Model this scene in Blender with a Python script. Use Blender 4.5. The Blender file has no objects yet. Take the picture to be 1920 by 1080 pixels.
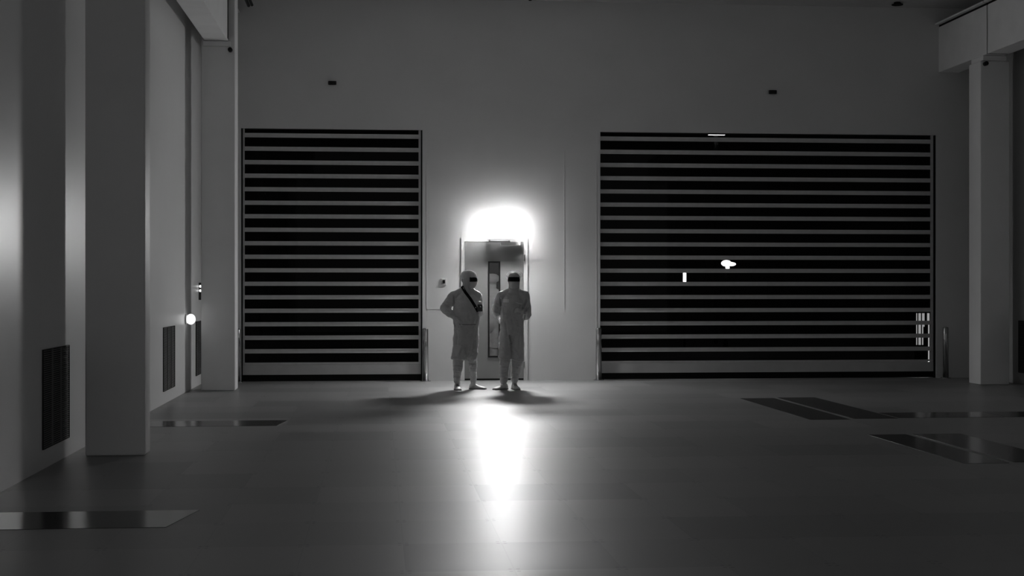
import bpy, bmesh, math, random
from mathutils import Vector, Matrix, Quaternion
from mathutils.bvhtree import BVHTree
C = bpy.context.scene
COL = C.collection
random.seed(4)

# ------------------------------------------------------------------ camera
CAM_H = 1.47
YAW = math.atan(250/2700)
cam_d = bpy.data.cameras.new('camera'); cam = bpy.data.objects.new('camera', cam_d); COL.objects.link(cam)
cam.location = (0, 0, CAM_H); cam.rotation_euler = (math.pi/2, 0, -YAW)
cam_d.sensor_width = 36; cam_d.lens = 2700/1920*36; cam_d.clip_end = 200
C.camera = cam

# ------------------------------------------------------------------ world, exposure
w = bpy.data.worlds.new('night'); C.world = w; w.use_nodes = True
WORLD = 0.28
w.node_tree.nodes['Background'].inputs[0].default_value = (1, 1, 1, 1)
w.node_tree.nodes['Background'].inputs[1].default_value = WORLD
C.view_settings.view_transform = 'Standard'; C.view_settings.look = 'None'
C.view_settings.gamma = 1; C.view_settings.use_curve_mapping = False
C.view_settings.exposure = 0
LAMP = 320.0          # radiance of the wall light's diffuser

# room measurements (metres)
D = 22.84            # back wall
XL, XR = -2.71, 9.78 # side walls
ZC = 6.05            # ceiling
YR = -2.5            # open end behind the camera

# ------------------------------------------------------------------ materials
def mat(name, col, rough=0.5, metal=0.0, sheen=0.0, spec=0.5, noise=0.0, nscale=8, bump=0.0, bscale=60, transl=0.0, rnoise=0.0):
    m = bpy.data.materials.new(name); m.use_nodes = True
    nt = m.node_tree; b = nt.nodes['Principled BSDF']
    b.inputs['Roughness'].default_value = rough; b.inputs['Metallic'].default_value = metal
    b.inputs['Specular IOR Level'].default_value = spec
    b.inputs['Sheen Weight'].default_value = sheen; b.inputs['Sheen Roughness'].default_value = .25
    tc = nt.nodes.new('ShaderNodeTexCoord')
    n = nt.nodes.new('ShaderNodeTexNoise'); n.inputs['Scale'].default_value = nscale; n.inputs['Detail'].default_value = 6
    nt.links.new(tc.outputs['Object'], n.inputs['Vector'])
    mr = nt.nodes.new('ShaderNodeMapRange'); nt.links.new(n.outputs['Fac'], mr.inputs[0])
    mr.inputs[1].default_value = .3; mr.inputs[2].default_value = .7
    mr.inputs[3].default_value = col*(1-noise); mr.inputs[4].default_value = col*(1+noise)
    nt.links.new(mr.outputs[0], b.inputs['Base Color'])
    if rnoise:
        m2 = nt.nodes.new('ShaderNodeMapRange'); nt.links.new(n.outputs['Fac'], m2.inputs[0])
        m2.inputs[1].default_value = .3; m2.inputs[2].default_value = .7
        m2.inputs[3].default_value = rough-rnoise; m2.inputs[4].default_value = rough+rnoise
        nt.links.new(m2.outputs[0], b.inputs['Roughness'])
    if bump:
        n2 = nt.nodes.new('ShaderNodeTexNoise'); n2.inputs['Scale'].default_value = bscale; n2.inputs['Detail'].default_value = 4
        nt.links.new(tc.outputs['Object'], n2.inputs['Vector'])
        bp = nt.nodes.new('ShaderNodeBump'); bp.inputs['Strength'].default_value = bump; bp.inputs['Distance'].default_value = .01
        nt.links.new(n2.outputs['Fac'], bp.inputs['Height']); nt.links.new(bp.outputs[0], b.inputs['Normal'])
    if transl:
        t = nt.nodes.new('ShaderNodeBsdfTranslucent'); nt.links.new(mr.outputs[0], t.inputs[0])
        mx = nt.nodes.new('ShaderNodeMixShader'); mx.inputs[0].default_value = transl
        nt.links.new(b.outputs[0], mx.inputs[1]); nt.links.new(t.outputs[0], mx.inputs[2])
        nt.links.new(mx.outputs[0], nt.nodes['Material Output'].inputs[0])
    return m

def emis(name, strength):
    m = bpy.data.materials.new(name); m.use_nodes = True; nt = m.node_tree; nt.nodes.clear()
    e = nt.nodes.new('ShaderNodeEmission'); o = nt.nodes.new('ShaderNodeOutputMaterial')
    e.inputs[1].default_value = strength; nt.links.new(e.outputs[0], o.inputs[0]); return m

def glass(name, refl, trans):
    m = bpy.data.materials.new(name); m.use_nodes = True; nt = m.node_tree; nt.nodes.clear()
    g = nt.nodes.new('ShaderNodeBsdfGlossy'); g.inputs['Roughness'].default_value = 0.02
    t = nt.nodes.new('ShaderNodeBsdfTransparent'); t.inputs[0].default_value = (trans, trans, trans, 1)
    fr = nt.nodes.new('ShaderNodeFresnel'); fr.inputs[0].default_value = 1.5
    ma = nt.nodes.new('ShaderNodeMath'); ma.operation = 'MULTIPLY'; ma.inputs[1].default_value = refl/.04
    ma.use_clamp = True
    mx = nt.nodes.new('ShaderNodeMixShader'); o = nt.nodes.new('ShaderNodeOutputMaterial')
    nt.links.new(fr.outputs[0], ma.inputs[0]); nt.links.new(ma.outputs[0], mx.inputs[0])
    nt.links.new(t.outputs[0], mx.inputs[1]); nt.links.new(g.outputs[0], mx.inputs[2]); nt.links.new(mx.outputs[0], o.inputs[0])
    return m

M = {}
M['wall'] = mat('wall_paint', .68, .55, noise=.03, nscale=1.5, bump=.06, bscale=40)
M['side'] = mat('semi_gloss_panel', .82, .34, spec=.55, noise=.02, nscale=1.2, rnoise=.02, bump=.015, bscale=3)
M['right'] = mat('dimmed_semi_gloss_panel', .5, .4, noise=.02, nscale=1.2)  # copy of the left panel, darkened to cut bounced light on the right
M['column'] = mat('column_paint', .84, .5, spec=.35, noise=.03, nscale=2, bump=.03, bscale=30)
M['ceiling'] = mat('ceiling_paint', .5, .8, noise=.04)
M['beam'] = mat('beam_paint', .8, .5, noise=.04, nscale=3)
M['black'] = mat('black_rubber', .006, .7, spec=.15)
M['blackgloss'] = mat('black_plastic', .01, .25)
M['alu'] = mat('aluminium_profile', .6, .5, metal=.1, noise=.06, nscale=12)
M['panel'] = mat('door_bottom_panel', .5, .5, noise=.05, nscale=6, bump=.02)
M['leaf'] = mat('door_leaf_paint', .22, .55, noise=.04, nscale=5, bump=.03)
M['frame'] = mat('door_frame_paint', .7, .4, noise=.02)
M['steel'] = mat('brushed_steel', .45, .2, metal=1, noise=.1, nscale=20)
M['white'] = mat('white_plastic', .6, .4)
M['grey'] = mat('grey_metal', .35, .4, metal=.3)
M['suit'] = mat('cleanroom_fabric', .58, .55, sheen=1, spec=.6, noise=.06, nscale=14, bump=.35, bscale=16, transl=.06)
M['suit2'] = mat('cleanroom_fabric_fine', .58, .55, sheen=1, spec=.6, noise=.06, nscale=11, bump=.35, bscale=18, transl=.06)
M['cap'] = mat('bouffant_fabric', .92, .8, sheen=.8, spec=.2, noise=.06, nscale=20, bump=.3, bscale=30, transl=.7)
M['mask'] = mat('mask_fabric', .7, .8, sheen=.8, spec=.2, bump=.2, bscale=40, transl=.1)
M['skin'] = mat('skin', .62, .55, bump=.05)
M['shoe'] = mat('white_shoe', .75, .5, noise=.05, bump=.05)
M['sole'] = mat('shoe_sole', .30, .7)
M['visor'] = mat('tinted_visor', .006, .4, spec=.12)
M['dark'] = mat('dark_trim', .012, .5, spec=.2)
M['label'] = mat('name_label', .8, .6)
M['plate'] = mat('polished_floor_plate', .05, .17, spec=.15, noise=.1, nscale=3)
M['vent'] = mat('vent_louvre', .16, .5)
M['glass'] = glass('dark_window_glass', .005, .2)
M['vglass'] = glass('vision_panel_glass', .14, .2)
M['diff'] = emis('lit_diffuser', LAMP)
M['diff_side'] = emis('lit_side_lens', LAMP*.055)
M['diff_bottom'] = emis('lit_bottom_lens', LAMP*4.2)
M['led'] = emis('indicator_light', 2)
M['glow_spot'] = emis('wall_gleam', 1.3)
M['ylamp'] = emis('yard_lamp_light', 45)
M['bar_glow'] = emis('glowing_bars', 8)
M['asphalt'] = mat('asphalt', .03, .8, noise=.2)
M['backdrop_dark'] = mat('backdrop_surface', .02, .9, noise=.1)

# floor: sealed panels, each cell with its own sheen
def floor_mat():
    m = bpy.data.materials.new('sealed_floor_panels'); m.use_nodes = True; nt = m.node_tree
    b = nt.nodes['Principled BSDF']; N = nt.nodes.new; L = nt.links.new
    geo = N('ShaderNodeNewGeometry'); sep = N('ShaderNodeSeparateXYZ'); L(geo.outputs['Position'], sep.inputs[0])
    def mth(op, a, bb=None, clamp=False):
        n = N('ShaderNodeMath'); n.operation = op; n.use_clamp = clamp
        for i, v in enumerate((a, bb)):
            if v is None: continue
            if isinstance(v, (int, float)): n.inputs[i].default_value = v
            else: L(v, n.inputs[i])
        return n.outputs[0]
    gx = mth('DIVIDE', mth('SUBTRACT', sep.outputs[0], .14), .565)
    gy = mth('DIVIDE', mth('SUBTRACT', sep.outputs[1], .95), .815)
    cx = mth('FLOOR', gx); cy = mth('FLOOR', gy)
    # panels run two cells wide on alternating rows
    cx2 = mth('FLOOR', mth('MULTIPLY', mth('ADD', cx, mth('MODULO', cy, 2)), .5))
    cmb = N('ShaderNodeCombineXYZ'); L(cx2, cmb.inputs[0]); L(cy, cmb.inputs[1])
    wn = N('ShaderNodeTexWhiteNoise'); wn.noise_dimensions = '3D'; L(cmb.outputs[0], wn.inputs['Vector'])
    rnd = wn.outputs['Value']
    fx = mth('SUBTRACT', gx, cx); fy = mth('SUBTRACT', gy, cy)
    ex = mth('MULTIPLY', mth('MINIMUM', fx, mth('SUBTRACT', 1, fx)), .565)
    ey = mth('MULTIPLY', mth('MINIMUM', fy, mth('SUBTRACT', 1, fy)), .815)
    dot = mth('LESS_THAN', mth('SQRT', mth('ADD', mth('MULTIPLY', mth('SUBTRACT', ex, .02), mth('SUBTRACT', ex, .02)), mth('MULTIPLY', mth('SUBTRACT', ey, .03), mth('SUBTRACT', ey, .03)))), .012)
    wn2 = N('ShaderNodeTexWhiteNoise'); L(cmb.outputs[0], wn2.inputs['Vector'])
    line = mth('LESS_THAN', mth('MINIMUM', ex, ey), .0035)
    noi = N('ShaderNodeTexNoise'); noi.inputs['Scale'].default_value = .8; noi.inputs['Detail'].default_value = 5
    L(geo.outputs['Position'], noi.inputs['Vector'])
    nois = mth('MULTIPLY', mth('SUBTRACT', noi.outputs['Fac'], .5), .10)
    # roughness
    r = mth('ADD', mth('ADD', .475, mth('MULTIPLY', rnd, .07)), nois)
    L(r, b.inputs['Roughness'])
    col = mth('ADD', .14, mth('MULTIPLY', rnd, .04))
    col = mth('MULTIPLY', col, mth('SUBTRACT', 1, mth('MULTIPLY', dot, .7)))
    col = mth('MULTIPLY', col, mth('SUBTRACT', 1, mth('MULTIPLY', line, .18)))
    L(col, b.inputs['Base Color'])
    L(mth('ADD', .70, mth('MULTIPLY', rnd, .30)), b.inputs['Specular IOR Level'])
    # very slight tilt per panel so neighbouring panels catch the lamp differently
    L(mth('ADD', .24, mth('MULTIPLY', rnd, .18)), b.inputs['Coat Weight']); b.inputs['IOR'].default_value = 1.8; b.inputs['Coat Roughness'].default_value = .345; b.inputs['Coat IOR'].default_value = 1.85
    hx = mth('MULTIPLY', mth('MULTIPLY', mth('SUBTRACT', fy, .5), mth('SUBTRACT', rnd, .5)), .0012)
    bp = N('ShaderNodeBump'); bp.inputs['Strength'].default_value = 1; bp.inputs['Distance'].default_value = 1
    L(hx, bp.inputs['Height']); L(bp.outputs[0], b.inputs['Normal'])
    return m
M['floor'] = floor_mat()

# ------------------------------------------------------------------ helpers
def link(name, bm, m, parent=None, smooth=False, bevel=0):
    me = bpy.data.meshes.new(name)
    bmesh.ops.recalc_face_normals(bm, faces=bm.faces)
    bm.to_mesh(me); bm.free()
    o = bpy.data.objects.new(name, me); COL.objects.link(o)
    if m: me.materials.append(m)
    if parent: o.parent = parent
    if smooth:
        for p in me.polygons: p.use_smooth = True
    if bevel:
        b = o.modifiers.new('bevel', 'BEVEL'); b.width = bevel; b.segments = 3; b.limit_method = 'ANGLE'
        b.harden_normals = False
    return o
def box(bm, x0, x1, y0, y1, z0, z1):
    vs = [bm.verts.new((x, y, z)) for x in (x0, x1) for y in (y0, y1) for z in (z0, z1)]
    for f in ((0,1,3,2),(4,6,7,5),(0,4,5,1),(2,3,7,6),(0,2,6,4),(1,5,7,3)):
        bm.faces.new([vs[i] for i in f])
def bx(*boxes):
    bm = bmesh.new()
    for b in boxes: box(bm, *b)
    return bm
def cyl(bm, p0, p1, r0, r1=None, n=24):
    tube(bm, [p0, p1], [r0, r0 if r1 is None else r1], n)
def tube(bm, pts, rad, n=20, caps=True):
    """closed tube through pts; rad = r or (ra, rb) per point"""
    pts = [Vector(p) for p in pts]
    rings = []; prev = None
    for i, p in enumerate(pts):
        t = (pts[min(i+1, len(pts)-1)] - pts[max(i-1, 0)]).normalized()
        if prev is None:
            a = Vector((1, 0, 0)) if abs(t.x) < .8 else Vector((0, 1, 0))
        else: a = prev
        a = (a - t*a.dot(t)).normalized(); prev = a; b = t.cross(a)
        r = rad[i]; ra, rb = r if isinstance(r, tuple) else (r, r)
        rings.append([bm.verts.new(p + a*ra*math.cos(2*math.pi*k/n) + b*rb*math.sin(2*math.pi*k/n)) for k in range(n)])
    for i in range(len(rings)-1):
        for k in range(n):
            bm.faces.new((rings[i][k], rings[i][(k+1)%n], rings[i+1][(k+1)%n], rings[i+1][k]))
    if caps:
        bm.faces.new(rings[0][::-1]); bm.faces.new(rings[-1])
def rtube(bm, pts, rad, n=20):
    """tube with rounded ends, smoothed along its path"""
    P = [Vector(p) for p in pts]; R = [r if isinstance(r, tuple) else (r, r) for r in rad]
    out, ro = [], []
    for i in range(len(P)-1):
        p0 = P[max(i-1, 0)]; p1 = P[i]; p2 = P[i+1]; p3 = P[min(i+2, len(P)-1)]
        for k in range(6):
            t = k/6
            out.append(.5*((2*p1) + (p2-p0)*t + (2*p0-5*p1+4*p2-p3)*t*t + (3*p1-p0-3*p2+p3)*t**3))
            ro.append(tuple(R[i][j]*(1-t)+R[i+1][j]*t for j in (0, 1)))
    out.append(P[-1]); ro.append(R[-1])
    t0 = (out[0]-out[1]).normalized(); t1 = (out[-1]-out[-2]).normalized()
    a, ra, bq, rb = [], [], [], []
    for ang in (80, 60, 30):
        s = math.sin(math.radians(ang)); c = math.cos(math.radians(ang))
        a.append(out[0]+t0*min(ro[0])*s); ra.append((ro[0][0]*c, ro[0][1]*c))
        bq.insert(0, out[-1]+t1*min(ro[-1])*s); rb.insert(0, (ro[-1][0]*c, ro[-1][1]*c))
    tube(bm, a+out+bq, ra+ro+rb, n)
def ellipsoid(bm, c, r, rot=None):
    mtx = Matrix.Translation(c) @ (rot.to_4x4() if rot else Matrix.Identity(4)) @ Matrix.Diagonal((r[0], r[1], r[2], 1))
    bmesh.ops.create_uvsphere(bm, u_segments=32, v_segments=20, radius=1, matrix=mtx)
def shell(bm, c, r, az, el, th, rot=None, n=24, m=12, bulge=None):
    """patch of an ellipsoid shell; az 0 = -Y (front), in degrees"""
    rot = rot or Matrix.Identity(3)
    def P(a, e, k):
        a = math.radians(a); e = math.radians(e)
        d = Vector((math.sin(a)*math.cos(e), -math.cos(a)*math.cos(e), math.sin(e)))
        kk = 1 + (bulge(math.degrees(a), math.degrees(e)) if bulge else 0)
        return Vector(c) + rot @ Vector((d.x*(r[0]+k)*kk, d.y*(r[1]+k)*kk, d.z*(r[2]+k)))
    g = [[[bm.verts.new(P(az[0]+(az[1]-az[0])*i/n, el[0]+(el[1]-el[0])*j/m, k)) for j in range(m+1)] for i in range(n+1)] for k in (0, th)]
    for i in range(n):
        for j in range(m):
            bm.faces.new((g[1][i][j], g[1][i+1][j], g[1][i+1][j+1], g[1][i][j+1]))
            bm.faces.new((g[0][i][j], g[0][i][j+1], g[0][i+1][j+1], g[0][i+1][j]))
    for i in range(n):
        for j in (0, m):
            bm.faces.new((g[0][i][j], g[0][i+1][j], g[1][i+1][j], g[1][i][j]))
    for j in range(m):
        for i in (0, n):
            bm.faces.new((g[0][i][j], g[0][i][j+1], g[1][i][j+1], g[1][i][j]))
def thing(name, label, cat, loc=(0,0,0), rz=0, group=None):
    o = bpy.data.objects.new(name, None); COL.objects.link(o); o.empty_display_size = .2
    o.location = loc; o.rotation_euler = (0, 0, rz); tag(o, label, cat, group); return o
def tag(o, label, cat, group=None):
    o['label'] = label; o['category'] = cat
    if group: o['group'] = group
    return o
def struct(name, bm, m, **k):
    o = link(name, bm, m, **k); o['kind'] = 'structure'; return o
def sempty(name, loc=(0,0,0)):
    o = bpy.data.objects.new(name, None); COL.objects.link(o); o.location = loc; o['kind'] = 'structure'; return o
def dup(root, loc, label, group=None):
    r = root.copy(); COL.objects.link(r); r.location = loc; r['label'] = label
    if group: r['group'] = group
    for ch in list(root.children):
        c = ch.copy(); COL.objects.link(c); c.parent = r
        for g in ch.children:
            d = g.copy(); COL.objects.link(d); d.parent = c
    return r

# ------------------------------------------------------------------ room shell
struct('floor', bx((XL-.3, XR+.3, YR, D+.3, -.3, 0)), M['floor'])
struct('ceiling', bx((XL-.3, XR+.3, YR, D+.3, ZC, ZC+.2)), M['ceiling'])
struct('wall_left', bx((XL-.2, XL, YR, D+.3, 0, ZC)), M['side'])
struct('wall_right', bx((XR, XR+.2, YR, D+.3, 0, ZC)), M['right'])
L0, L1, R0, R1, OT = -2.145, .69, 3.531, 9.089, 3.975
P0, P1, PT = 1.330, 2.335, 2.235
WB = .28
struct('wall_back', bx((XL, L0, D, D+WB, 0, ZC), (L0, L1, D, D+WB, OT, ZC), (L1, P0, D, D+WB, 0, ZC), (P0, P1, D, D+WB, PT, ZC),
    (P1, R0, D, D+WB, 0, ZC), (R0, R1, D, D+WB, OT, ZC), (R1, XR, D, D+WB, 0, ZC)), M['wall'])
# thin raised panel joints on the back wall
j = .003
struct('trim_1', bx((.752, .762, D-j, D, 1.14, OT), (.762, 1.295, D-j, D, 1.135, 1.145)), M['frame'])
struct('trim_2', bx((2.949, 2.959, D-j, D, 1.13, 3.7)), M['frame'])
struct('trim_3', bx((3.470, 3.478, D-j, D, .02, OT)), M['frame'])

# ------------------------------------------------------------------ sectional doors with narrow window rows
PITCH, Z0, WH = .2122, .296, .147
def sectional(name, x0, x1, wx0, wx1, guides):
    root = sempty(name, ((x0+x1)/2, D, 0))
    ox = (x0+x1)/2
    ya, yb = .05, .10              # door curtain depth behind the wall face
    first = None
    for i in range(18):
        zb = 0
        if first is None:
            a, b = x0-ox, x1-ox; wa, wb = wx0-ox, wx1-ox
            lo = -.0326+.002; hi = WH+.0326-.002
            bm = bx((a, b, ya, yb, lo, 0), (a, b, ya, yb, WH, hi), (a, wa, ya, yb, 0, WH), (wb, b, ya, yb, 0, WH))
            box(bm, a, b, ya+.012, yb, hi, hi+.004)
            # thin bead around the window opening
            for q in ((wa, wb, ya-.006, ya, -.007, 0), (wa, wb, ya-.006, ya, WH, WH+.007), (wa-.007, wa, ya-.006, ya, -.007, WH+.007), (wb, wb+.007, ya-.006, ya, -.007, WH+.007)):
                box(bm, *q)
            s = link('window_section', bm, M['alu'], root)
            p = link('window_pane', bx((wa-.003, wb+.003, ya+.02, ya+.028, -.003, WH+.003)), M['glass'], s)
            first = s
        else:
            s = first.copy(); COL.objects.link(s); s.parent = root
            p = first.children[0].copy(); COL.objects.link(p); p.parent = s
        s.location = (0, 0, Z0 + PITCH*i)
    link('bottom_panel', bx((x0-ox, x1-ox, ya-.004, yb, .105, .2615)), M['panel'], root)
    link('bottom_seal', bx((x0-ox, x1-ox, ya+.004, yb, .004, .105)), M['black'], root)
    for a, b in guides:
        link('guide_rail', bx((a-ox, b-ox, .02, .13, .001, OT-.004)), M['black'], root)
    return root
sectional('door_2', L0+.022, L1-.022, -2.095, .632, [(L0+.001, L0+.020), (L1-.020, L1-.001)])
sectional('door_3', R0+.004, R1-.028, R0+.012, 9.018, [(R1-.026, R1-.001)])

# ------------------------------------------------------------------ personnel door
d1 = sempty('door_1', ((P0+P1)/2, D, 0)); ox = (P0+P1)/2
fr = bx((1.299-ox, 1.358-ox, -.010, .10, .001, 2.27), (2.303-ox, 2.371-ox, -.010, .10, .001, 2.27), (1.358-ox, 2.303-ox, -.010, .10, 2.209, 2.27))
for q in ((1.306-ox, 1.325-ox, -.014, -.010, .001, 2.262), (2.345-ox, 2.364-ox, -.014, -.010, .001, 2.262), (1.325-ox, 2.345-ox, -.014, -.010, 2.243, 2.262)):
    box(fr, *q)
link('door_frame', fr, M['frame'], d1)
vx0, vx1, vz0, vz1 = 1.732-ox, 1.927-ox, .366, 1.894
lf = bx((1.361-ox, vx0, -.002, .045, .012, 2.205), (vx1, 2.300-ox, -.002, .045, .012, 2.205), (vx0, vx1, -.002, .045, .012, vz0), (vx0, vx1, -.002, .045, vz1, 2.205))
leaf = link('door_leaf', lf, M['leaf'], d1)
link('window_frame', bx((vx0, vx0+.022, -.009, .03, vz0, vz1), (vx1-.022, vx1, -.009, .03, vz0, vz1), (vx0+.022, vx1-.022, -.009, .03, vz0, vz0+.024), (vx0+.022, vx1-.022, -.009, .03, vz1-.024, vz1)), M['dark'], leaf)
link('window_pane', bx((vx0+.02, vx1-.02, .006, .012, vz0+.02, vz1-.02)), M['vglass'], leaf)
link('dark_behind_pane', bx((vx0-.1, vx1+.1, .2, .21, .2, 2.05)), M['black'], d1)  # black sheet in place of the unlit space behind the pane
for z in (.25, 1.1, 1.95):
    h = bmesh.new(); cyl(h, (2.306-ox, -.022, z-.05), (2.306-ox, -.022, z+.05), .011); link('hinge', h, M['steel'], d1)
link('door_sweep', bx((1.361-ox, 2.300-ox, -.008, -.0022, .006, .030)), M['black'], leaf)

cl = thing('door_closer', 'small pale door closer box at the top right corner of the grey door', 'door closer', (2.08, D-.042, 2.15))
link('body', bx((-.155, .163, -.055, -.001, -.002, .055)), M['white'], cl, bevel=.004)
arm = bmesh.new(); box(arm, -.34, -.02, -.075, -.060, .050, .064); box(arm, -.34, -.32, -.075, .0, .060, .082); cyl(arm, (-.02, -.067, .04), (-.02, -.067, .07), .014)
link('arm', arm, M['grey'], cl)

# ------------------------------------------------------------------ wall light over the door
wl = thing('wall_light', 'blazing white box shaped wall light directly above the personnel door', 'lamp', (1.935, D, 2.42))
link('backplate', bx((-.07, .07, -.139, 0, -.03, .08)), M['white'], wl)
link('light_shield', bx((-.220, .220, -.194, -.14, -.100, -.0805), (-.222, .222, -.194, -.190, -.165, -.1005)), M['white'], wl)  # added to keep the bottom lens's light off the door top
link('front_diffuser', bx((-.224, .224, -.236, -.2285, -.088, .097)), M['diff'], wl)
link('rim', bx((-.150, .080, -.237, -.14, .0975, .102), (-.222, .222, -.2262, -.192, -.0803, -.078)), M['white'], wl)  # top edge, plus a strip added to block the bottom lens upwards
link('back_shield', bx((-.222, .222, -.2278, -.226, -.080, .090)), M['white'], wl)  # opaque plate added to stop the diffuser lighting the wall behind
link('side_lens', bx((-.220, -.131, -.2255, -.14, -.0775, .090)), M['diff_side'], wl)
link('side_lens', bx((.131, .220, -.2255, -.14, -.0775, .090)), M['diff_side'], wl)
link('bottom_lens', bx((-.220, .220, -.2275, -.195, -.090, -.0805)), M['diff_bottom'], wl)
ar = bmesh.new(); box(ar, -.018, .018, -.006, 0, .0805, .32)
link('conduit', ar, M['white'], wl)

# ------------------------------------------------------------------ left wall and right wall vents
def vent(x, y0, y1, z0, z1, side, label):
    t = thing('wall_vent', label, 'vent', (x, (y0+y1)/2, z0), 0, 'louvred vents low on the side walls')
    hw = (y1-y0)/2; h = z1-z0; s = side
    def b(xa, xb, *r): return (min(s*xa, s*xb), max(s*xa, s*xb)) + r
    link('louvre_gap_shade', bx(b(.0005, .003, -hw, hw, 0, h)), M['black'], t)  # flat black sheet standing for the shade between the louvres
    link('frame', bx(b(.0005, .012, -hw-.006, -hw, -.006, h+.006), b(.0005, .012, hw, hw+.006, -.006, h+.006), b(.0005, .012, -hw, hw, -.006, 0), b(.0005, .012, -hw, hw, h, h+.006)), M['dark'], t)
    bm = bmesh.new(); n = 46
    for k in range(n):
        z = h*(k+.5)/n
        vs = [bm.verts.new((s*xx, yy, zz)) for (xx, zz) in ((.003, z+.002), (.009, z-.002), (.009, z-.0045), (.003, z-.0005)) for yy in (-hw, hw)]
        for q in range(4):
            a = 2*q; c2 = (2*q+2) % 8
            bm.faces.new((vs[a], vs[a+1], vs[c2+1], vs[c2]))
    link('louvre', bm, M['vent'], t)
    for k in (1, 2):
        yy = -hw+2*hw*k/3
        link('mullion', bx(b(.003, .014, yy-.006, yy+.006, 0, h)), M['vent'], t)
vent(XL, 11.95, 12.93, .165, .965, 1, 'black louvred vent low on left wall, nearest to the viewer')
vent(XL, 18.50, 19.50, .165, .965, 1, 'black louvred vent low on left wall between the two columns')
vent(XL, 21.75, 22.60, .165, .965, 1, 'black louvred vent on left wall glimpsed behind the far column')
vent(XR, 20.20, 21.27, .18, .965, -1, 'black louvred vent at the right edge, beyond the right column')

# ------------------------------------------------------------------ columns
def column(x0, x1, y0, y1, label, top=4.92):
    t = thing('column', label, 'column', ((x0+x1)/2, (y0+y1)/2, 0), 0, 'pale boxed columns')
    hx, hy = (x1-x0)/2, (y1-y0)/2
    link('shaft', bx((-hx, hx, -hy, hy, 0, top)), M['column'], t, bevel=.018, smooth=True)
    link('cap_plate', bx((-hx+.03, hx-.06, -hy-.03, (hy-.02 if top < 4.95 else -hy-.0005), 4.921, 4.995)), M['beam'], t, bevel=.006)
    return t
column(-2.555, -2.04, 12.87, 13.16, 'broad pale column standing by the left wall, nearest to the viewer')
column(-2.525, -2.045, 20.87, 21.30, 'pale column in the far left corner beside the smaller shutter door', 6.04)
column(9.09, 9.55, 21.10, 21.53, 'dim grey column at the far right of the larger shutter door')
column(9.09, 9.55, 12.87, 13.30, 'pale column by the right wall nearer the viewer')

# ------------------------------------------------------------------ crane beams
def beam(x0, x1, y0, y1, flange, label, grp):
    t = thing('crane_beam', label, 'beam', ((x0+x1)/2, (y0+y1)/2, 5.0), 0, grp)
    hx, hy = (x1-x0)/2, (y1-y0)/2
    link('web', bx((-hx, hx, -hy, hy, 0, .74)), M['beam'], t, bevel=.006)
    link('flange_gap_shade', bx((-hx+.01, hx-.01, -hy, hy, .7405, .775)), M['black'], t)  # black strip put in as the shaded gap under the flange
    link('top_flange', bx((-hx-flange, hx+flange, -hy, hy, .7755, .80)), M['beam'], t)
    return t
for (a, b, sd) in ((-2.475, -2.14, 'left'), (9.13, 9.47, 'right')):
    y0_, y1_ = (21.302, 20.868) if sd == 'left' else (20.97, 20.93)
    beam(a, b-(.09 if sd == 'left' else 0), y0_, D-.002, .06, 'short %s hand girder end between the column seam and back wall' % sd, 'end girders')
    g_ = beam(a, b, 13.09, y1_, .06, 'long pale girder under the ceiling along the %s wall' % sd, 'long girders')
    yl = (13.09+y1_)/2; hw_ = (b-a)/2
    link('seam_shade_strip', bx((-hw_-.001, hw_+.001, y1_-yl-.13, y1_-yl-.0005, .02, .74)) if sd == 'left' else bx((-hw_+.02, hw_-.02, y1_-yl+.0005, y1_-yl+.0395, .0, .74)), M['black'], g_)  # black piece in place of the shade in the girder seam
    link_y = 13.06
    beam(a, b, YR, link_y, .06, 'nearest pale girder running overhead along the %s wall' % sd, 'near girders')
for x, y, lab in ((-2.11, 20.84, 'small dark bolt under the girder on the far left column'), (9.16, 21.07, 'small dark bolt under the girder on the right column')):
    bm = bmesh.new(); cyl(bm, (x, y+.03, 4.87), (x, y-.04, 4.87), .032); cyl(bm, (x, y-.04, 4.87), (x, y-.06, 4.87), .018)
    tag(link('anchor_bolt', bm, M['dark']), lab, 'bolt')
bm = bmesh.new(); cyl(bm, (-1.985, 18.0, 5.86), (-1.985, 22.35, 5.80), .025); cyl(bm, (-1.93, 18.0, 5.86), (-1.93, 22.3, 5.80), .022)
tag(link('cable_pipe', bm, M['dark']), 'twin dark pipes beside the girder at the top left corner', 'pipe')

# ------------------------------------------------------------------ bollards
def bollard(loc, label):
    t = thing('bollard', label, 'bollard', loc, 0, 'steel bollards guarding the shutter doors')
    bm = bmesh.new(); tube(bm, [(0,0,.012), (0,0,.82), (0,0,.832), (0,0,.838)], [.046, .046, .040, .02], 32); link('post', bm, M['steel'], t, smooth=False)
    for p in t.children[0].data.polygons: p.use_smooth = len(p.vertices) == 4
    bm = bmesh.new(); cyl(bm, (0,0,.0), (0,0,.012), .085, n=32); link('base_flange', bm, M['steel'], t)
    for k in range(4):
        a = math.pi/4 + k*math.pi/2; bm = bmesh.new(); cyl(bm, (.068*math.cos(a), .068*math.sin(a), .012), (.068*math.cos(a), .068*math.sin(a), .02), .008, n=8); link('bolt', bm, M['steel'], t)
    return t
b0 = bollard((.735, D-.13, 0), 'steel bollard right of the smaller shutter door, with a bright streak')
dup(b0, (-2.19, D-.13, 0), 'steel bollard squeezed between the far left column and the smaller shutter door')
dup(b0, (3.49, D-.13, 0), 'steel bollard at the left side of the larger shutter door')
dup(b0, (9.20, D-.13, 0), 'dim rightmost bollard on the back wall, by the right column')

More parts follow.
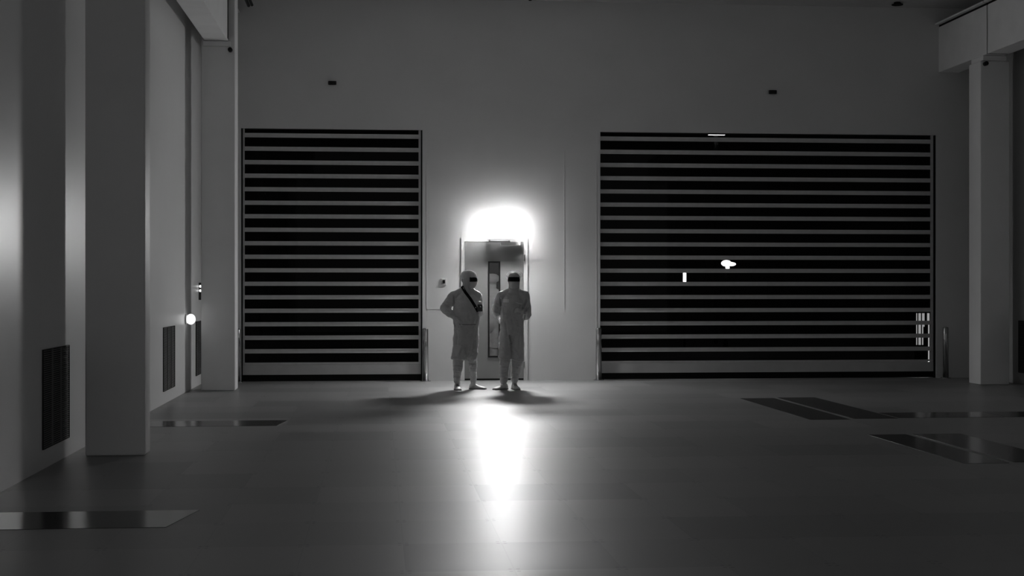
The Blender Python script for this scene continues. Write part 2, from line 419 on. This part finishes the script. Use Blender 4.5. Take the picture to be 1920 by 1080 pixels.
# ------------------------------------------------------------------ small wall items
for x, z, lab in ((-.727, 4.695, 'small black oblong sensor high on the wall above the smaller shutter door'), (6.35, 4.64, 'small black oblong sensor high on the wall above the larger shutter door')):
    t = thing('wall_sensor', lab, 'sensor', (x, D, z), 0)
    link('housing', bx((-.066, .066, -.05, 0, -.032, .032)), M['blackgloss'], t, bevel=.015)
    link('lens', bx((-.04, .04, -.056, -.051, -.015, .015)), M['dark'], t)
t = thing('wall_switch', 'white square switch plate with black centre left of the grey door', 'switch', (1.03, D, 1.57))
link('plate', bx((-.045, .045, -.012, 0, -.052, .052)), M['white'], t, bevel=.004)
link('button', bx((-.02, .02, -.02, -.0125, -.028, .028)), M['black'], t, bevel=.002)
# control box; glowing ball added for a gleam of light on the left wall
t = thing('control_box', 'narrow black control box with two lit dots on left wall behind the far column', 'control box', (XL, 22.15, 1.41))
link('housing', bx((0, .05, -.05, .05, -.12, .14)), M['blackgloss'], t, bevel=.006)
for k, z in enumerate((.085, .02)):
    bm = bmesh.new(); cyl(bm, (.028, -.0505, z), (.028, -.066, z), .019, n=16); link('indicator_light', bm, M['led'], t)
t = thing('wall_glow_spot', 'small glowing ball added for the bright spot low on the left wall above the vent behind the column', 'lamp', (XL, 20.62, 1.03))
bm = bmesh.new(); cyl(bm, (0,0,0), (.02,0,0), .07, n=32); link('base', bm, M['white'], t)
bm = bmesh.new(); ellipsoid(bm, (.075, 0, 0), (.066, .075, .075)); link('glow_spot', bm, M['glow_spot'], t, smooth=True)

for x, y, w_, lab in ((2.115, 22.5, .03, 'black sprinkler head on the ceiling above the wall light'), (2.38, 22.6, .025, 'smaller black sprinkler head on the ceiling, right of its twin'), (8.28, 22.42, .09, 'dark flat fitting on the ceiling near the right girder')):
    bm = bmesh.new(); cyl(bm, (x, y, ZC), (x, y, ZC-.03), w_*.6, n=16); cyl(bm, (x, y, ZC-.03), (x, y, ZC-.045), w_, n=16)
    tag(link('ceiling_fitting', bm, M['black']), lab, 'ceiling fitting')

# ------------------------------------------------------------------ polished plates let into the floor
def plate(pts, label):
    bm = bmesh.new(); z = .0025
    lo = [bm.verts.new((x, y, 0)) for x, y in pts]; hi = [bm.verts.new((x, y, z)) for x, y in pts]
    bm.faces.new(hi); bm.faces.new(lo[::-1])
    for i in range(len(pts)): k = (i+1) % len(pts); bm.faces.new((lo[i], lo[k], hi[k], hi[i]))
    tag(link('floor_plate', bm, M['plate']), label, 'floor plate', 'polished plates let into the floor')
def rect(x0, x1, y0, y1): return [(x0, y0), (x1, y0), (x1, y1), (x0, y1)]
plate(rect(4.79, 5.25, 15.68, 18.80), 'dark polished floor strip, left of the far pair in front of larger shutter')
plate(rect(5.32, 5.83, 15.75, 18.88), 'dark polished floor strip, right of the far pair in front of larger shutter')
plate(rect(4.88, 5.27, 11.65, 14.03), 'dark polished floor strip, left of the nearer pair on the right')
plate(rect(5.34, 5.84, 11.70, 14.05), 'dark polished floor strip, right of the nearer pair at the right edge')
plate(rect(5.86, 7.10, 15.80, 16.48), 'crosswise dark floor plate touching the far pair of strips')
plate(rect(7.13, 8.95, 15.80, 16.48), 'crosswise dark floor plate running towards the right wall')
plate([(-2.60, 15.52), (-1.08, 15.52), (-1.0, 16.16), (-2.60, 16.16)], 'dark polished floor plate beside the left wall between the two columns')
plate([(-2.60, 9.00), (-1.30, 9.00), (-1.18, 9.68), (-2.60, 9.68)], 'dark polished floor plate at bottom left, in front of the near column')

# ------------------------------------------------------------------ the yard seen through the shutter windows
struct('ground', bx((-15, 30, D+.3, 50, -.3, -.02)), M['asphalt'])
tag(link('dark_backdrop', bx((-14, 29, 48, 49, -.02, 14)), M['backdrop_dark']), 'dark building added across the yard behind the shutter windows', 'backdrop')  # added so the windows look onto dark instead of the bright world
def yard_lamp(x, y, z, lab):
    t = thing('yard_lamp', lab, 'street lamp', (x, y, -.02))
    bm = bmesh.new(); tube(bm, [(0,0,0), (0,0,z)], [.06, .04], 12); link('pole', bm, M['black'], t)
    bm = bmesh.new(); ellipsoid(bm, (0,-.08,z), (.13,.08,.08)); ellipsoid(bm, (.12,-.08,z-.02), (.12,.05,.05)); ellipsoid(bm, (.03,-.08,z-.1), (.05,.05,.07)); link('lamp_head', bm, M['ylamp'], t, smooth=True)
yard_lamp(8.55, 35, 2.10, 'bright yard lamp shining through the middle of the larger shutter door')
t = thing('lit_post', 'thin vertical lit tube seen through the larger shutter, left of the yard lamp', 'light', (7.52, 35, 0))
bm = bmesh.new(); cyl(bm, (0,0,1.55), (0,0,1.92), .04); link('tube', bm, M['ylamp'], t)
bm = bmesh.new(); cyl(bm, (0,0,0), (0,0,1.55), .03); link('post', bm, M['black'], t)
t = thing('lit_grating', 'row of thin lit vertical bars in the lower right shutter windows', 'grating', (10.15, 26, 0))
for x, w_, z0, z1 in ((-.173, .006, .41, 1.0), (-.130, .011, .41, 1.0), (-.105, .009, .41, 1.0), (-.060, .009, .41, 1.0), (-.036, .010, .75, 1.0), (.055, .014, .05, 1.0), (.036, .009, .82, 1.0)):
    link('bar', bx((x, x+w_, 0, .03, z0, z1)), M['bar_glow'], t)  # bars glow by themselves in place of light falling on them
link('grating_frame', bx((-.20, .10, .031, .06, -.02, 1.2)), M['black'], t)
t = thing('high_yard_light', 'tiny white lights at the top edge of the larger shutter', 'light', (9.05, 38, 0))
link('head', bx((-.22, .22, 0, .1, 5.58, 5.64), (-.16, .16, 0, .1, 5.44, 5.46)), M['ylamp'], t)
link('pole', bx((-.05, .05, .11, .2, -.02, 5.7)), M['black'], t)

# ------------------------------------------------------------------ people
def bake(name, bm, m, parent, voxel=.01, smooth=6, wr=None, rel=None):
    """union of overlapping closed forms -> one continuous surface"""
    me = bpy.data.meshes.new(name); bmesh.ops.recalc_face_normals(bm, faces=bm.faces); bm.to_mesh(me); bm.free()
    o = bpy.data.objects.new(name, me); COL.objects.link(o)
    r = o.modifiers.new('r', 'REMESH'); r.mode = 'VOXEL'; r.voxel_size = voxel
    s = o.modifiers.new('s', 'SMOOTH'); s.iterations = smooth; s.factor = .5
    if wr:
        for i, (size, st) in enumerate(wr):
            tx = bpy.data.textures.new(name+'_folds', 'CLOUDS'); tx.noise_scale = size; tx.noise_depth = 2
            dm = o.modifiers.new('d%d' % i, 'DISPLACE'); dm.texture = tx; dm.strength = st; dm.mid_level = .5; dm.texture_coords = 'GLOBAL' if False else 'LOCAL'
    dg = bpy.context.evaluated_depsgraph_get()
    ev = o.evaluated_get(dg); me2 = bpy.data.meshes.new_from_object(ev)
    o.modifiers.clear(); old = o.data; o.data = me2; bpy.data.meshes.remove(old); me2.name = name
    me2.materials.clear(); me2.materials.append(m)
    for p in me2.polygons: p.use_smooth = True
    o.parent = parent
    return o
def crease(o, lines, w=.012, depth=-.012, back=False):
    """fold lines pressed into (or raised from) the front of a garment"""
    me = o.data; segs = []
    for ln in lines:
        for i in range(len(ln)-1):
            a, c = Vector((ln[i][0], ln[i][1])), Vector((ln[i+1][0], ln[i+1][1]))
            segs.append((a, c, i == 0, i == len(ln)-2))
    nn = [v.normal.copy() for v in me.vertices]
    for v, n in zip(me.vertices, nn):
        if (n.y > .15) != back: continue
        p = Vector((v.co.x, v.co.z)); t_ = 0
        for a, c, f0, f1 in segs:
            if abs(p.x-a.x) > .3 or min(a.y, c.y)-.05 > p.y or max(a.y, c.y)+.05 < p.y: continue
            d = c-a; u = max(0, min(1, (p-a).dot(d)/d.length_squared)); dist = (p-(a+d*u)).length
            if dist > 3*w: continue
            tp = 1.0
            if f0: tp = min(tp, u*4+.15)
            if f1: tp = min(tp, (1-u)*4+.15)
            g = (dist/w)
            e = math.exp(-g*g) - .45*math.exp(-((g-1.6)**2)*1.8)
            t_ = max(t_, e*tp) if e > 0 and t_ >= 0 else (t_ if t_ > 0 else min(t_, e*tp))
        v.co += n*t_*depth
    me.update()
def bvh(*objs):
    vs, fs = [], []
    for o in objs:
        n = len(vs); vs += [v.co.copy() for v in o.data.vertices]; fs += [[n+i for i in p.vertices] for p in o.data.polygons]
    return BVHTree.FromPolygons(vs, fs)
def front(tree, x, z, off=.004, y0=-1.0):
    h = tree.ray_cast(Vector((x, y0, z)), Vector((0, 1, 0)))
    return (h[0] if h[0] else Vector((x, 0, z))) + Vector((0, -off, 0))
def ribbon(tree, pts, width, off=.003, th=.004, n=26):
    """strap lying on the cloth along (x, z) points"""
    bm = bmesh.new(); P = [Vector((x, 0, z)) for x, z in pts]; path = []
    for i in range(len(P)-1):
        for k in range(n//(len(P)-1)+1): path.append(P[i].lerp(P[i+1], k/(n//(len(P)-1)+1)))
    path.append(P[-1]); rows = []
    for i, p in enumerate(path):
        t = (path[min(i+1, len(path)-1)]-path[max(i-1, 0)]).normalized(); s = Vector((t.z, 0, -t.x))
        row = []
        c = front(tree, p.x, p.z, off)
        for q in (-1, 1):
            a = p + s*q*width/2; h = front(tree, a.x, a.z, off)
            if abs(h.y-c.y) > .04: h.y = c.y + (.015 if h.y > c.y else -.015)
            row.append(h)
        rows.append([bm.verts.new(row[0]), bm.verts.new(row[1]), bm.verts.new(row[1]+Vector((0,-th,0))), bm.verts.new(row[0]+Vector((0,-th,0)))])
    for i in range(len(rows)-1):
        for k in range(4): bm.faces.new((rows[i][k], rows[i][(k+1)%4], rows[i+1][(k+1)%4], rows[i+1][k]))
    bm.faces.new(rows[0]); bm.faces.new(rows[-1][::-1])
    return bm
def hand(bm, wrist, dirv, palm_n, side=1, curl=25, spread=8, size=1.0):
    """palm plus five fingers; dirv = towards the fingertips, palm_n = palm normal, side = thumb side"""
    d = Vector(dirv).normalized(); n = Vector(palm_n); n = (n-d*n.dot(d)).normalized(); sx = d.cross(n)*side
    Wv = Vector(wrist); k = size
    rtube(bm, [Wv-d*.03, Wv+d*.02*k], [(.024*k, .020*k)]*2, 14)
    for a in (-.026, -.009, .009, .026):
        rtube(bm, [Wv+d*.01*k+sx*a*.75*k, Wv+d*.085*k+sx*a*1.1*k], [.0165*k, .0135*k], 12)
    L = [.066, .078, .072, .056]; A = [.030, .010, -.010, -.030]
    for i in range(4):
        base = Wv + d*.082*k + sx*A[i]*k
        ang = math.radians(spread*(1.5-i)); dd = (d*math.cos(ang)+sx*math.sin(ang)).normalized()
        p = [base-dd*.01]; cur = 0
        p.append(base)
        for q, fr_ in enumerate((.45, .32, .23)):
            cur += math.radians(curl*(1.0+.12*i)*(1 if q else .6))
            v = dd*math.cos(cur)+n*math.sin(cur); p.append(p[-1]+v*L[i]*fr_*k)
        rtube(bm, p, [.0095*k, .0092*k, .0085*k, .008*k, .007*k], 10)
    b = Wv + d*.022*k + sx*.030*k
    td = (d*.62+sx*.70+n*.30).normalized(); t2 = (d*.85+sx*.30+n*.40).normalized()
    rtube(bm, [b-td*.012, b+td*.036*k, b+td*.036*k+t2*.030*k, b+td*.036*k+t2*.050*k], [.0135*k, .0115*k, .0095*k, .008*k], 10)
def head(bm, c, R):
    """skull, jaw, nose, lips, ears and eye sockets; R turns it (front = -Y)"""
    c = Vector(c)
    def T(v): return c + R @ Vector(v)
    ellipsoid(bm, T((0, .012, .025)), (.076, .094, .098), R)
    ellipsoid(bm, T((0, -.030, -.035)), (.058, .062, .075), R)
    ellipsoid(bm, T((0, -.060, -.088)), (.026, .024, .020), R)
    rtube(bm, [T((0, -.082, .012)), T((0, -.104, -.022)), T((0, -.100, -.030))], [.008, .013, .011], 10)
    for s in (-1, 1):
        ellipsoid(bm, T((s*.012, -.096, -.030)), (.008, .008, .007), R)
        rtube(bm, [T((s*.010, -.086, .020)), T((s*.045, -.070, .026))], [.007, .006], 8)
        ellipsoid(bm, T((s*.030, -.074, .004)), (.013, .010, .010), R)
        ellipsoid(bm, T((s*.077, .010, -.006)), (.008, .018, .030), R)
        rtube(bm, [T((s*.002, -.090, -.054)), T((s*.022, -.083, -.056))], [.006, .004], 8)
        rtube(bm, [T((s*.002, -.088, -.063)), T((s*.020, -.082, -.062))], [.006, .004], 8)
def shoe(parent, x, y, rz, dark_tongue=False):
    """low shoe, toe towards -Y before turning"""
    R = Matrix.Rotation(rz, 3, 'Z')
    def T(v): return Vector((x, y, 0)) + R @ Vector(v)
    prof = [(.075, .026, .055), (.062, .034, .085), (.03, .038, .098), (-.01, .038, .088), (-.05, .040, .066), (-.09, .046, .052), (-.13, .047, .044), (-.165, .040, .036), (-.188, .024, .028)]
    def ring(bm, yy, hw, h, z0, n=16, pw=.75):
        vs = []
        for k in range(n+1):
            a = math.pi*k/n; cx_ = math.cos(a); sz = math.sin(a)
            vs.append(bm.verts.new(T((hw*math.copysign(abs(cx_)**pw, cx_), yy, z0+(h-z0)*abs(sz)**pw))))
        return vs
    bm = bmesh.new(); rs = [ring(bm, yy, hw, h, .016) for yy, hw, h in prof]
    for i in range(len(rs)-1):
        for k in range(len(rs[0])-1): bm.faces.new((rs[i][k], rs[i+1][k], rs[i+1][k+1], rs[i][k+1]))
        bm.faces.new((rs[i][0], rs[i][-1], rs[i+1][-1], rs[i+1][0]))
    bm.faces.new(rs[0]); bm.faces.new(rs[-1][::-1])
    s = link('shoe', bm, M['shoe'], parent, smooth=True)
    sub = s.modifiers.new('s', 'SUBSURF'); sub.levels = 1; sub.render_levels = 1
    bm = bmesh.new(); out = []
    for yy, hw, h in prof: out.append((hw+.004, yy))
    loop = [(a, b) for a, b in out] + [(-a, b) for a, b in out[::-1]]
    lo = [bm.verts.new(T((a, b, .0005))) for a, b in loop]; hi = [bm.verts.new(T((a, b, .018))) for a, b in loop]
    bm.faces.new(lo[::-1]); bm.faces.new(hi)
    for i in range(len(loop)): k = (i+1) % len(loop); bm.faces.new((lo[i], lo[k], hi[k], hi[i]))
    link('sole', bm, M['sole'], s)
    if dark_tongue:
        bm = bmesh.new()
        for q in range(4):
            yy = -.035-q*.018; zz = .080-q*.0075
            tube(bm, [T((-.022, yy, zz-.004)), T((0, yy, zz+.002)), T((.022, yy, zz-.004))], [.003, .003, .003], 6)
        link('laces', bm, M['dark'], s)
S = 129.7
def px(cx, x, y, Y=0.0): return Vector(((x-cx)/S, Y, CAM_H+(540-y)/S))
def person_at(pxx, depth, label):
    u = (pxx-960)/2700; s, c = math.sin(YAW), math.cos(YAW)
    loc = (depth*(s+u*c), depth*(c-u*s), 0)
    t = thing('person', label, 'person', loc, -YAW-u)
    return t

# ---------------- person on the left: hand on hip, turned towards the other
pa = person_at(875, 20.80, 'person in pale cleanroom suit with hand on hip, head turned towards the other')
q = lambda x, y, Y=0.0: px(875, x, y, Y)
HR = Matrix.Rotation(math.radians(62), 3, 'Z')      # turned to the viewer's right
hc = (.035, .0, 1.575)
b = bmesh.new(); head(b, hc, HR)
rtube(b, [(.02, .02, 1.34), (.03, .02, 1.50)], [.062, .056])
rtube(b, [(0, .02, .92), (.0, .0, 1.10), (-.01, 0, 1.30), (-.01, .02, 1.38)], [(.10, .07), (.11, .08), (.11, .07), (.07, .055)])
# legs of the body
for a, k, f in ((q(862, 640), q(859, 683), (-.13, .02, .09)), (q(886, 640), q(886, 683), (.095, .10, .09))):
    rtube(b, [(a.x, .03, .90), (a.x, .03, .66), (k.x, .03, .48), (f[0], f[1]+.03, .12)], [.06, .05, .042, .036])
    rtube(b, [(f[0], f[1]+.03, .10), (f[0], f[1], .05)], [.038, .035])
A0, A1, A2 = Vector((-.175, .03, 1.35)), Vector((-.315, .07, 1.185)), Vector((-.175, -.10, 1.035))
rtube(b, [A0, A1], [.042, .036]); rtube(b, [A1, A2], [.04, .026])
hand(b, A2, (.62, -.42, -.68), (.25, .9, -.2), side=-1, curl=8, spread=12)
B0, B1, B2 = Vector((.14, .05, 1.35)), Vector((.185, -.02, 1.13)), Vector((.200, -.185, 1.165))
rtube(b, [B0, B1], [.042, .036]); rtube(b, [B1, B2], [.038, .026])
hand(b, B2, (.12, -.35, .95), (-.9, .1, .2), side=1, curl=42, spread=4)
body = bake('body', b, M['skin'], pa, voxel=.0055, smooth=3)
# trousers: baggy to the knee, tight below
b = bmesh.new()
rtube(b, [(-.005, .03, .97), (-.008, .03, .86), (-.01, .03, .74)], [(.180, .145), (.178, .15), (.172, .145)], 28)
rtube(b, [(-.085, .03, .80), (-.095, .03, .62), (-.100, .03, .52)], [(.105, .13), (.108, .125), (.112, .118)], 24)
tube(b, [(-.104, .03, .53), (-.108, .03, .46), (-.110, .028, .435)], [(.108, .112), (.116, .122), (.112, .118)], 24)
rtube(b, [(.070, .04, .80), (.066, .04, .64), (.068, .04, .53), (.078, .04, .47)], [(.105, .13), (.102, .122), (.094, .11), (.078, .095)], 24)
rtube(b, [(-.120, .03, .50), (-.128, .02, .34), (-.134, .03, .22), (-.140, .03, .13)], [.076, .072, .056, .050])
rtube(b, [(.078, .05, .50), (.090, .08, .34), (.095, .12, .22), (.096, .13, .14)], [.068, .062, .054, .050])
tr = bake('trousers', b, M['suit'], pa, voxel=.007, smooth=4, wr=[(.12, .026), (.045, .012), (.02, .004)])
b = bmesh.new()
rtube(b, [(-.005, .025, .975), (.0, .015, 1.08), (.005, .005, 1.18), (0, .01, 1.29), (-.005, .02, 1.37)], [(.192, .160), (.198, .18), (.196, .172), (.182, .145), (.130, .095)], 30)
rtube(b, [(.01, .02, 1.36), (.02, .02, 1.44)], [(.085, .08), (.075, .075)], 20)
for s_ in (-1, 1): rtube(b, [(.015+s_*.03, .02, 1.435), (-.01+s_*.10, .025, 1.385), (-.015+s_*.165, .03, 1.345)], [.062, .072, .078], 20)
rtube(b, [A0+Vector((.05, 0, .0)), A0, A1+Vector((.02, 0, .02)), A1, A1.lerp(A2, .30), A1.lerp(A2, .62)], [.075, .082, .074, .074, .068, .058], 20)
rtube(b, [A1.lerp(A2, .5), A1.lerp(A2, .86)], [.048, .036], 20)
rtube(b, [B0+Vector((-.05, 0, 0)), B0, B1+Vector((0, .02, .02)), B1, B1.lerp(B2, .45), B1.lerp(B2, .8)], [.075, .080, .066, .062, .052, .042], 20)
jk = bake('jacket', b, M['suit'], pa, voxel=.007, smooth=4, wr=[(.13, .024), (.045, .011), (.02, .004)])
# hood: covers all but the face opening
b = bmesh.new()
ellipsoid(b, Vector(hc)+Vector((0, .0, .024)), (.098, .114, .118), HR)
rtube(b, [Vector(hc)+Vector((-.012, .012, -.02)), (.018, .015, 1.44), (.01, .015, 1.385)], [(.086, .090), (.088, .090), (.12, .10)], 24)
hd = bake('hood', b, M['suit'], pa, voxel=.006, smooth=5, wr=[(.05, .008)])
b = bmesh.new()
ellipsoid(b, Vector(hc)+HR @ Vector((0, .012, .070)), (.108, .126, .080), HR)
rtube(b, [Vector(hc)+HR @ Vector((-.07, -.075, .055)), Vector(hc)+HR @ Vector((0, -.112, .062)), Vector(hc)+HR @ Vector((.07, -.075, .055))], [.014]*3, 12)
bake('cap', b, M['cap'], pa, voxel=.006, smooth=3, wr=[(.04, .012)])
b = bmesh.new()
shell(b, Vector(hc)+Vector((0, 0, -.030)), (.092, .118, .086), (-62, 62), (-62, 36), .004, HR, bulge=lambda a, e: .05*math.exp(-(a/22)**2)*math.exp(-((e-5)/30)**2))
link('face_mask', b, M['mask'], pa, smooth=True)
b = bmesh.new()
shell(b, Vector(hc)+Vector((0, 0, .012)), (.102, .122, .100), (-62, 62), (-15, 20), .006, HR)
link('safety_glasses', b, M['visor'], pa, smooth=True)
shoe(pa, -.140, .00, math.radians(8), True)
shoe(pa, .110, .12, math.radians(62))
# camera on a strap
cam_t = thing('camera', 'dark camera on a black strap held at chest by the left person', 'camera', pa.location, pa.rotation_euler.z)
crease(tr, [[(.135, .92), (.12, .75), (.10, .56)], [(.10, .72), (.05, .58), (-.01, .47)], [(.13, .62), (.06, .52)], [(-.13, .80), (-.15, .62)], [(-.06, .62), (-.10, .50)], [(.14, .56), (.04, .47)]], .014, -.012)
crease(tr, [[(.02, .385), (.15, .375)], [(.04, .315), (.15, .31)], [(.04, .245), (.15, .245)], [(-.20, .37), (-.05, .345)], [(-.20, .27), (-.08, .25)], [(-.20, .19), (-.09, .20)], [(-.02, .52), (.005, .44)]], .011, -.009)
crease(jk, [[(-.185, 1.36), (-.175, 1.25), (-.165, 1.13)], [(-.33, 1.23), (-.26, 1.17)], [(-.30, 1.27), (-.21, 1.22)], [(-.32, 1.15), (-.25, 1.13)], [(-.28, 1.10), (-.22, 1.12)], [(.15, 1.20), (.155, 1.05), (.12, .96)]], .013, -.014)
crease(jk, [[(-.10, 1.28), (-.12, 1.12), (-.09, 1.0)], [(.02, 1.15), (.05, .99)], [(-.13, 1.15), (-.03, 1.02)], [(.14, 1.28), (.06, 1.22)]], .02, -.009)
crease(hd, [[(-.05, 1.62), (-.055, 1.52), (.0, 1.44)], [(.03, 1.50), (.06, 1.43)]], .012, -.008)
tree = bvh(jk, tr, hd)
link('waist_seam', ribbon(tree, [(-.12, .952), (-.02, .944), (.10, .942), (.135, .948)], .006, off=-.001, th=.003), M['dark'], pa)
link('strap', ribbon(tree, [(-.070, 1.495), (-.02, 1.41), (.05, 1.32), (.11, 1.225), (.165, 1.13)], .042), M['black'], cam_t)
link('camera_body', bx((.155, .225, -.285, -.235, 1.135, 1.235)), M['blackgloss'], cam_t, bevel=.008)
b = bmesh.new(); cyl(b, (.19, -.286, 1.18), (.19, -.345, 1.18), .028, n=24); link('lens', b, M['blackgloss'], cam_t, bevel=.003)

# ---------------- person on the right: facing the viewer
pb = person_at(960, 20.85, 'person in white coverall and puffy cap facing the viewer, in front of the door')
hc = (.03, .0, 1.565); HR = Matrix.Rotation(math.radians(-4), 3, 'Z')
b = bmesh.new(); head(b, hc, HR)
rtube(b, [(.02, .02, 1.34), (.028, .02, 1.48)], [.06, .055])
rtube(b, [(0, .02, .92), (.0, .0, 1.10), (.01, 0, 1.30), (.01, .02, 1.38)], [(.10, .07), (.11, .08), (.11, .07), (.07, .055)])
for xx, f in ((-.10, (-.115, -.01)), (.07, (.035, .06))):
    rtube(b, [(xx, .03, .90), (xx, .03, .66), (xx-.005, .02, .48), (f[0], f[1]+.03, .12)], [.06, .05, .042, .036])
    rtube(b, [(f[0], f[1]+.03, .10), (f[0], f[1], .05)], [.038, .035])
A0, A1, A2 = Vector((-.150, .03, 1.345)), Vector((-.222, .05, 1.145)), Vector((-.205, .12, 1.03))
rtube(b, [A0, A1], [.042, .036]); rtube(b, [A1, A2], [.038, .026])
hand(b, A2, (.45, .35, -.75), (.8, -.3, .2), side=-1, curl=38, spread=3)
B0, B1, B2 = Vector((.180, .03, 1.345)), Vector((.205, .05, 1.07)), Vector((.145, -.155, 1.125))
rtube(b, [B0, B1], [.042, .036]); rtube(b, [B1, B2], [.038, .026])
hand(b, B2, (-.55, -.55, .25), (-.3, .6, -.6), side=1, curl=45, spread=3)
body = bake('body', b, M['skin'], pb, voxel=.0055, smooth=3)
b = bmesh.new()
rtube(b, [(.0, .03, .80), (.0, .03, .88), (.0, .02, 1.0), (.0, .01, 1.15), (.01, .01, 1.27), (.015, .02, 1.375)], [(.165, .13), (.172, .145), (.172, .15), (.165, .145), (.165, .135), (.115, .085)], 30)
rtube(b, [(.02, .02, 1.36), (.025, .02, 1.43)], [(.08, .078), (.072, .07)], 20)
for s_ in (-1, 1): rtube(b, [(.025+s_*.03, .02, 1.42), (.018+s_*.10, .025, 1.38), (.015+s_*.165, .03, 1.34)], [.060, .070, .076], 20)
rtube(b, [(-.088, .03, .82), (-.092, .03, .64), (-.098, .02, .52)], [(.094, .125), (.094, .12), (.096, .115)], 24)
tube(b, [(-.098, .02, .54), (-.102, .02, .47), (-.104, .02, .448)], [(.094, .112), (.102, .12), (.098, .115)], 24)
rtube(b, [(.082, .03, .82), (.085, .03, .64), (.083, .03, .52)], [(.092, .125), (.090, .12), (.094, .115)], 24)
tube(b, [(.083, .03, .54), (.083, .03, .45), (.083, .03, .425)], [(.092, .112), (.098, .12), (.093, .114)], 24)
rtube(b, [(-.100, .02, .52), (-.107, .02, .36), (-.118, .02, .22), (-.122, .02, .12)], [.076, .070, .060, .054])
rtube(b, [(.075, .04, .50), (.062, .05, .36), (.045, .08, .22), (.038, .09, .13)], [.080, .074, .060, .055])
rtube(b, [A0+Vector((.05, 0, 0)), A0, A1+Vector((0, 0, .03)), A1, A1.lerp(A2, .5), A1.lerp(A2, .82)], [.075, .080, .066, .062, .052, .042], 20)
rtube(b, [B0+Vector((-.05, 0, 0)), B0, B1+Vector((0, 0, .03)), B1, B1.lerp(B2, .5), B1.lerp(B2, .85)], [.075, .080, .074, .072, .058, .044], 20)
cv = bake('coverall', b, M['suit2'], pb, voxel=.007, smooth=4, wr=[(.13, .026), (.045, .012), (.02, .004)])
crease(cv, [[(-.035, .79), (-.022, .68), (-.012, .55)]], .011, -.032)
crease(cv, [[(-.165, 1.33), (-.16, 1.22), (-.155, 1.10)], [(.215, 1.30), (.17, 1.21), (.14, 1.13)], [(.23, 1.20), (.185, 1.12), (.17, 1.02)], [(.12, 1.22), (.11, 1.14)]], .013, -.020)
crease(cv, [[(-.06, 1.41), (-.01, 1.375), (.015, 1.33)], [(-.25, 1.22), (-.19, 1.18)], [(-.26, 1.14), (-.20, 1.12)], [(.0, 1.05), (.03, .85)], [(-.10, 1.0), (-.07, .82)], [(.12, .80), (.10, .62)], [(-.15, .62), (-.06, .52)], [(-.13, .55), (-.04, .50)], [(.02, .58), (.12, .50)], [(.16, .54), (.07, .49)]], .014, -.011)
crease(cv, [[(-.20, .34), (-.05, .33)], [(-.18, .24), (-.06, .26)], [(-.18, .18), (-.07, .17)], [(.0, .34), (.14, .31)], [(0, .24), (.12, .22)], [(-.01, .18), (.10, .17)]], .011, -.008)
tree = bvh(cv)
# gathered knee hems
for (pts, rr) in (([(-.195, .02, .475), (-.15, -.09, .455), (-.08, -.10, .43), (-.03, -.06, .405)], .012), ([(.01, -.06, .455), (.06, -.085, .425), (.13, -.07, .410), (.172, .0, .42)], .011)):
    b = bmesh.new(); rtube(b, pts, [rr*.6, rr, rr, rr*.6], 10); link('knee_hem', b, M['suit2'], pb, smooth=True)
link('zip_placket', ribbon(tree, [(.012, 1.40), (.005, 1.2), (-.005, 1.0), (-.01, .86)], .022, off=.001, th=.003), M['suit2'], pb)
link('name_label', ribbon(tree, [(-.127, 1.288), (-.045, 1.284)], .050, off=.009, th=.002), M['label'], pb)
link('pocket_flap_highlight', ribbon(tree, [(.055, 1.262), (.10, 1.248), (.145, 1.24)], .014, off=.004, th=.014), M['label'], pb)  # flap coloured paler than the suit to paint its highlight
b = bmesh.new()
ellipsoid(b, Vector(hc)+Vector((0, .004, .026)), (.090, .112, .108), HR)
rtube(b, [Vector(hc)+Vector((0, .01, -.02)), (.027, .015, 1.45), (.02, .015, 1.39)], [(.080, .085), (.080, .080), (.11, .09)], 24)
bake('hood', b, M['suit2'], pb, voxel=.006, smooth=5, wr=[(.05, .006)])
b = bmesh.new()
ellipsoid(b, Vector(hc)+Vector((.0, .075, .072)), (.128, .105, .082), HR)
bake('cap', b, M['cap'], pb, voxel=.006, smooth=3, wr=[(.04, .014)])
b = bmesh.new()
shell(b, Vector(hc)+Vector((0, 0, -.030)), (.084, .116, .088), (-60, 60), (-62, 36), .004, HR, bulge=lambda a, e: .05*math.exp(-(a/22)**2)*math.exp(-((e-5)/30)**2))
link('face_mask', b, M['mask'], pb, smooth=True)
b = bmesh.new()
shell(b, Vector(hc)+Vector((0, 0, .016)), (.094, .120, .100), (-62, 62), (-10, 27), .006, HR)
link('safety_glasses', b, M['visor'], pb, smooth=True)
shoe(pb, -.125, .0, math.radians(-48))
shoe(pb, .035, .06, math.radians(16), True)
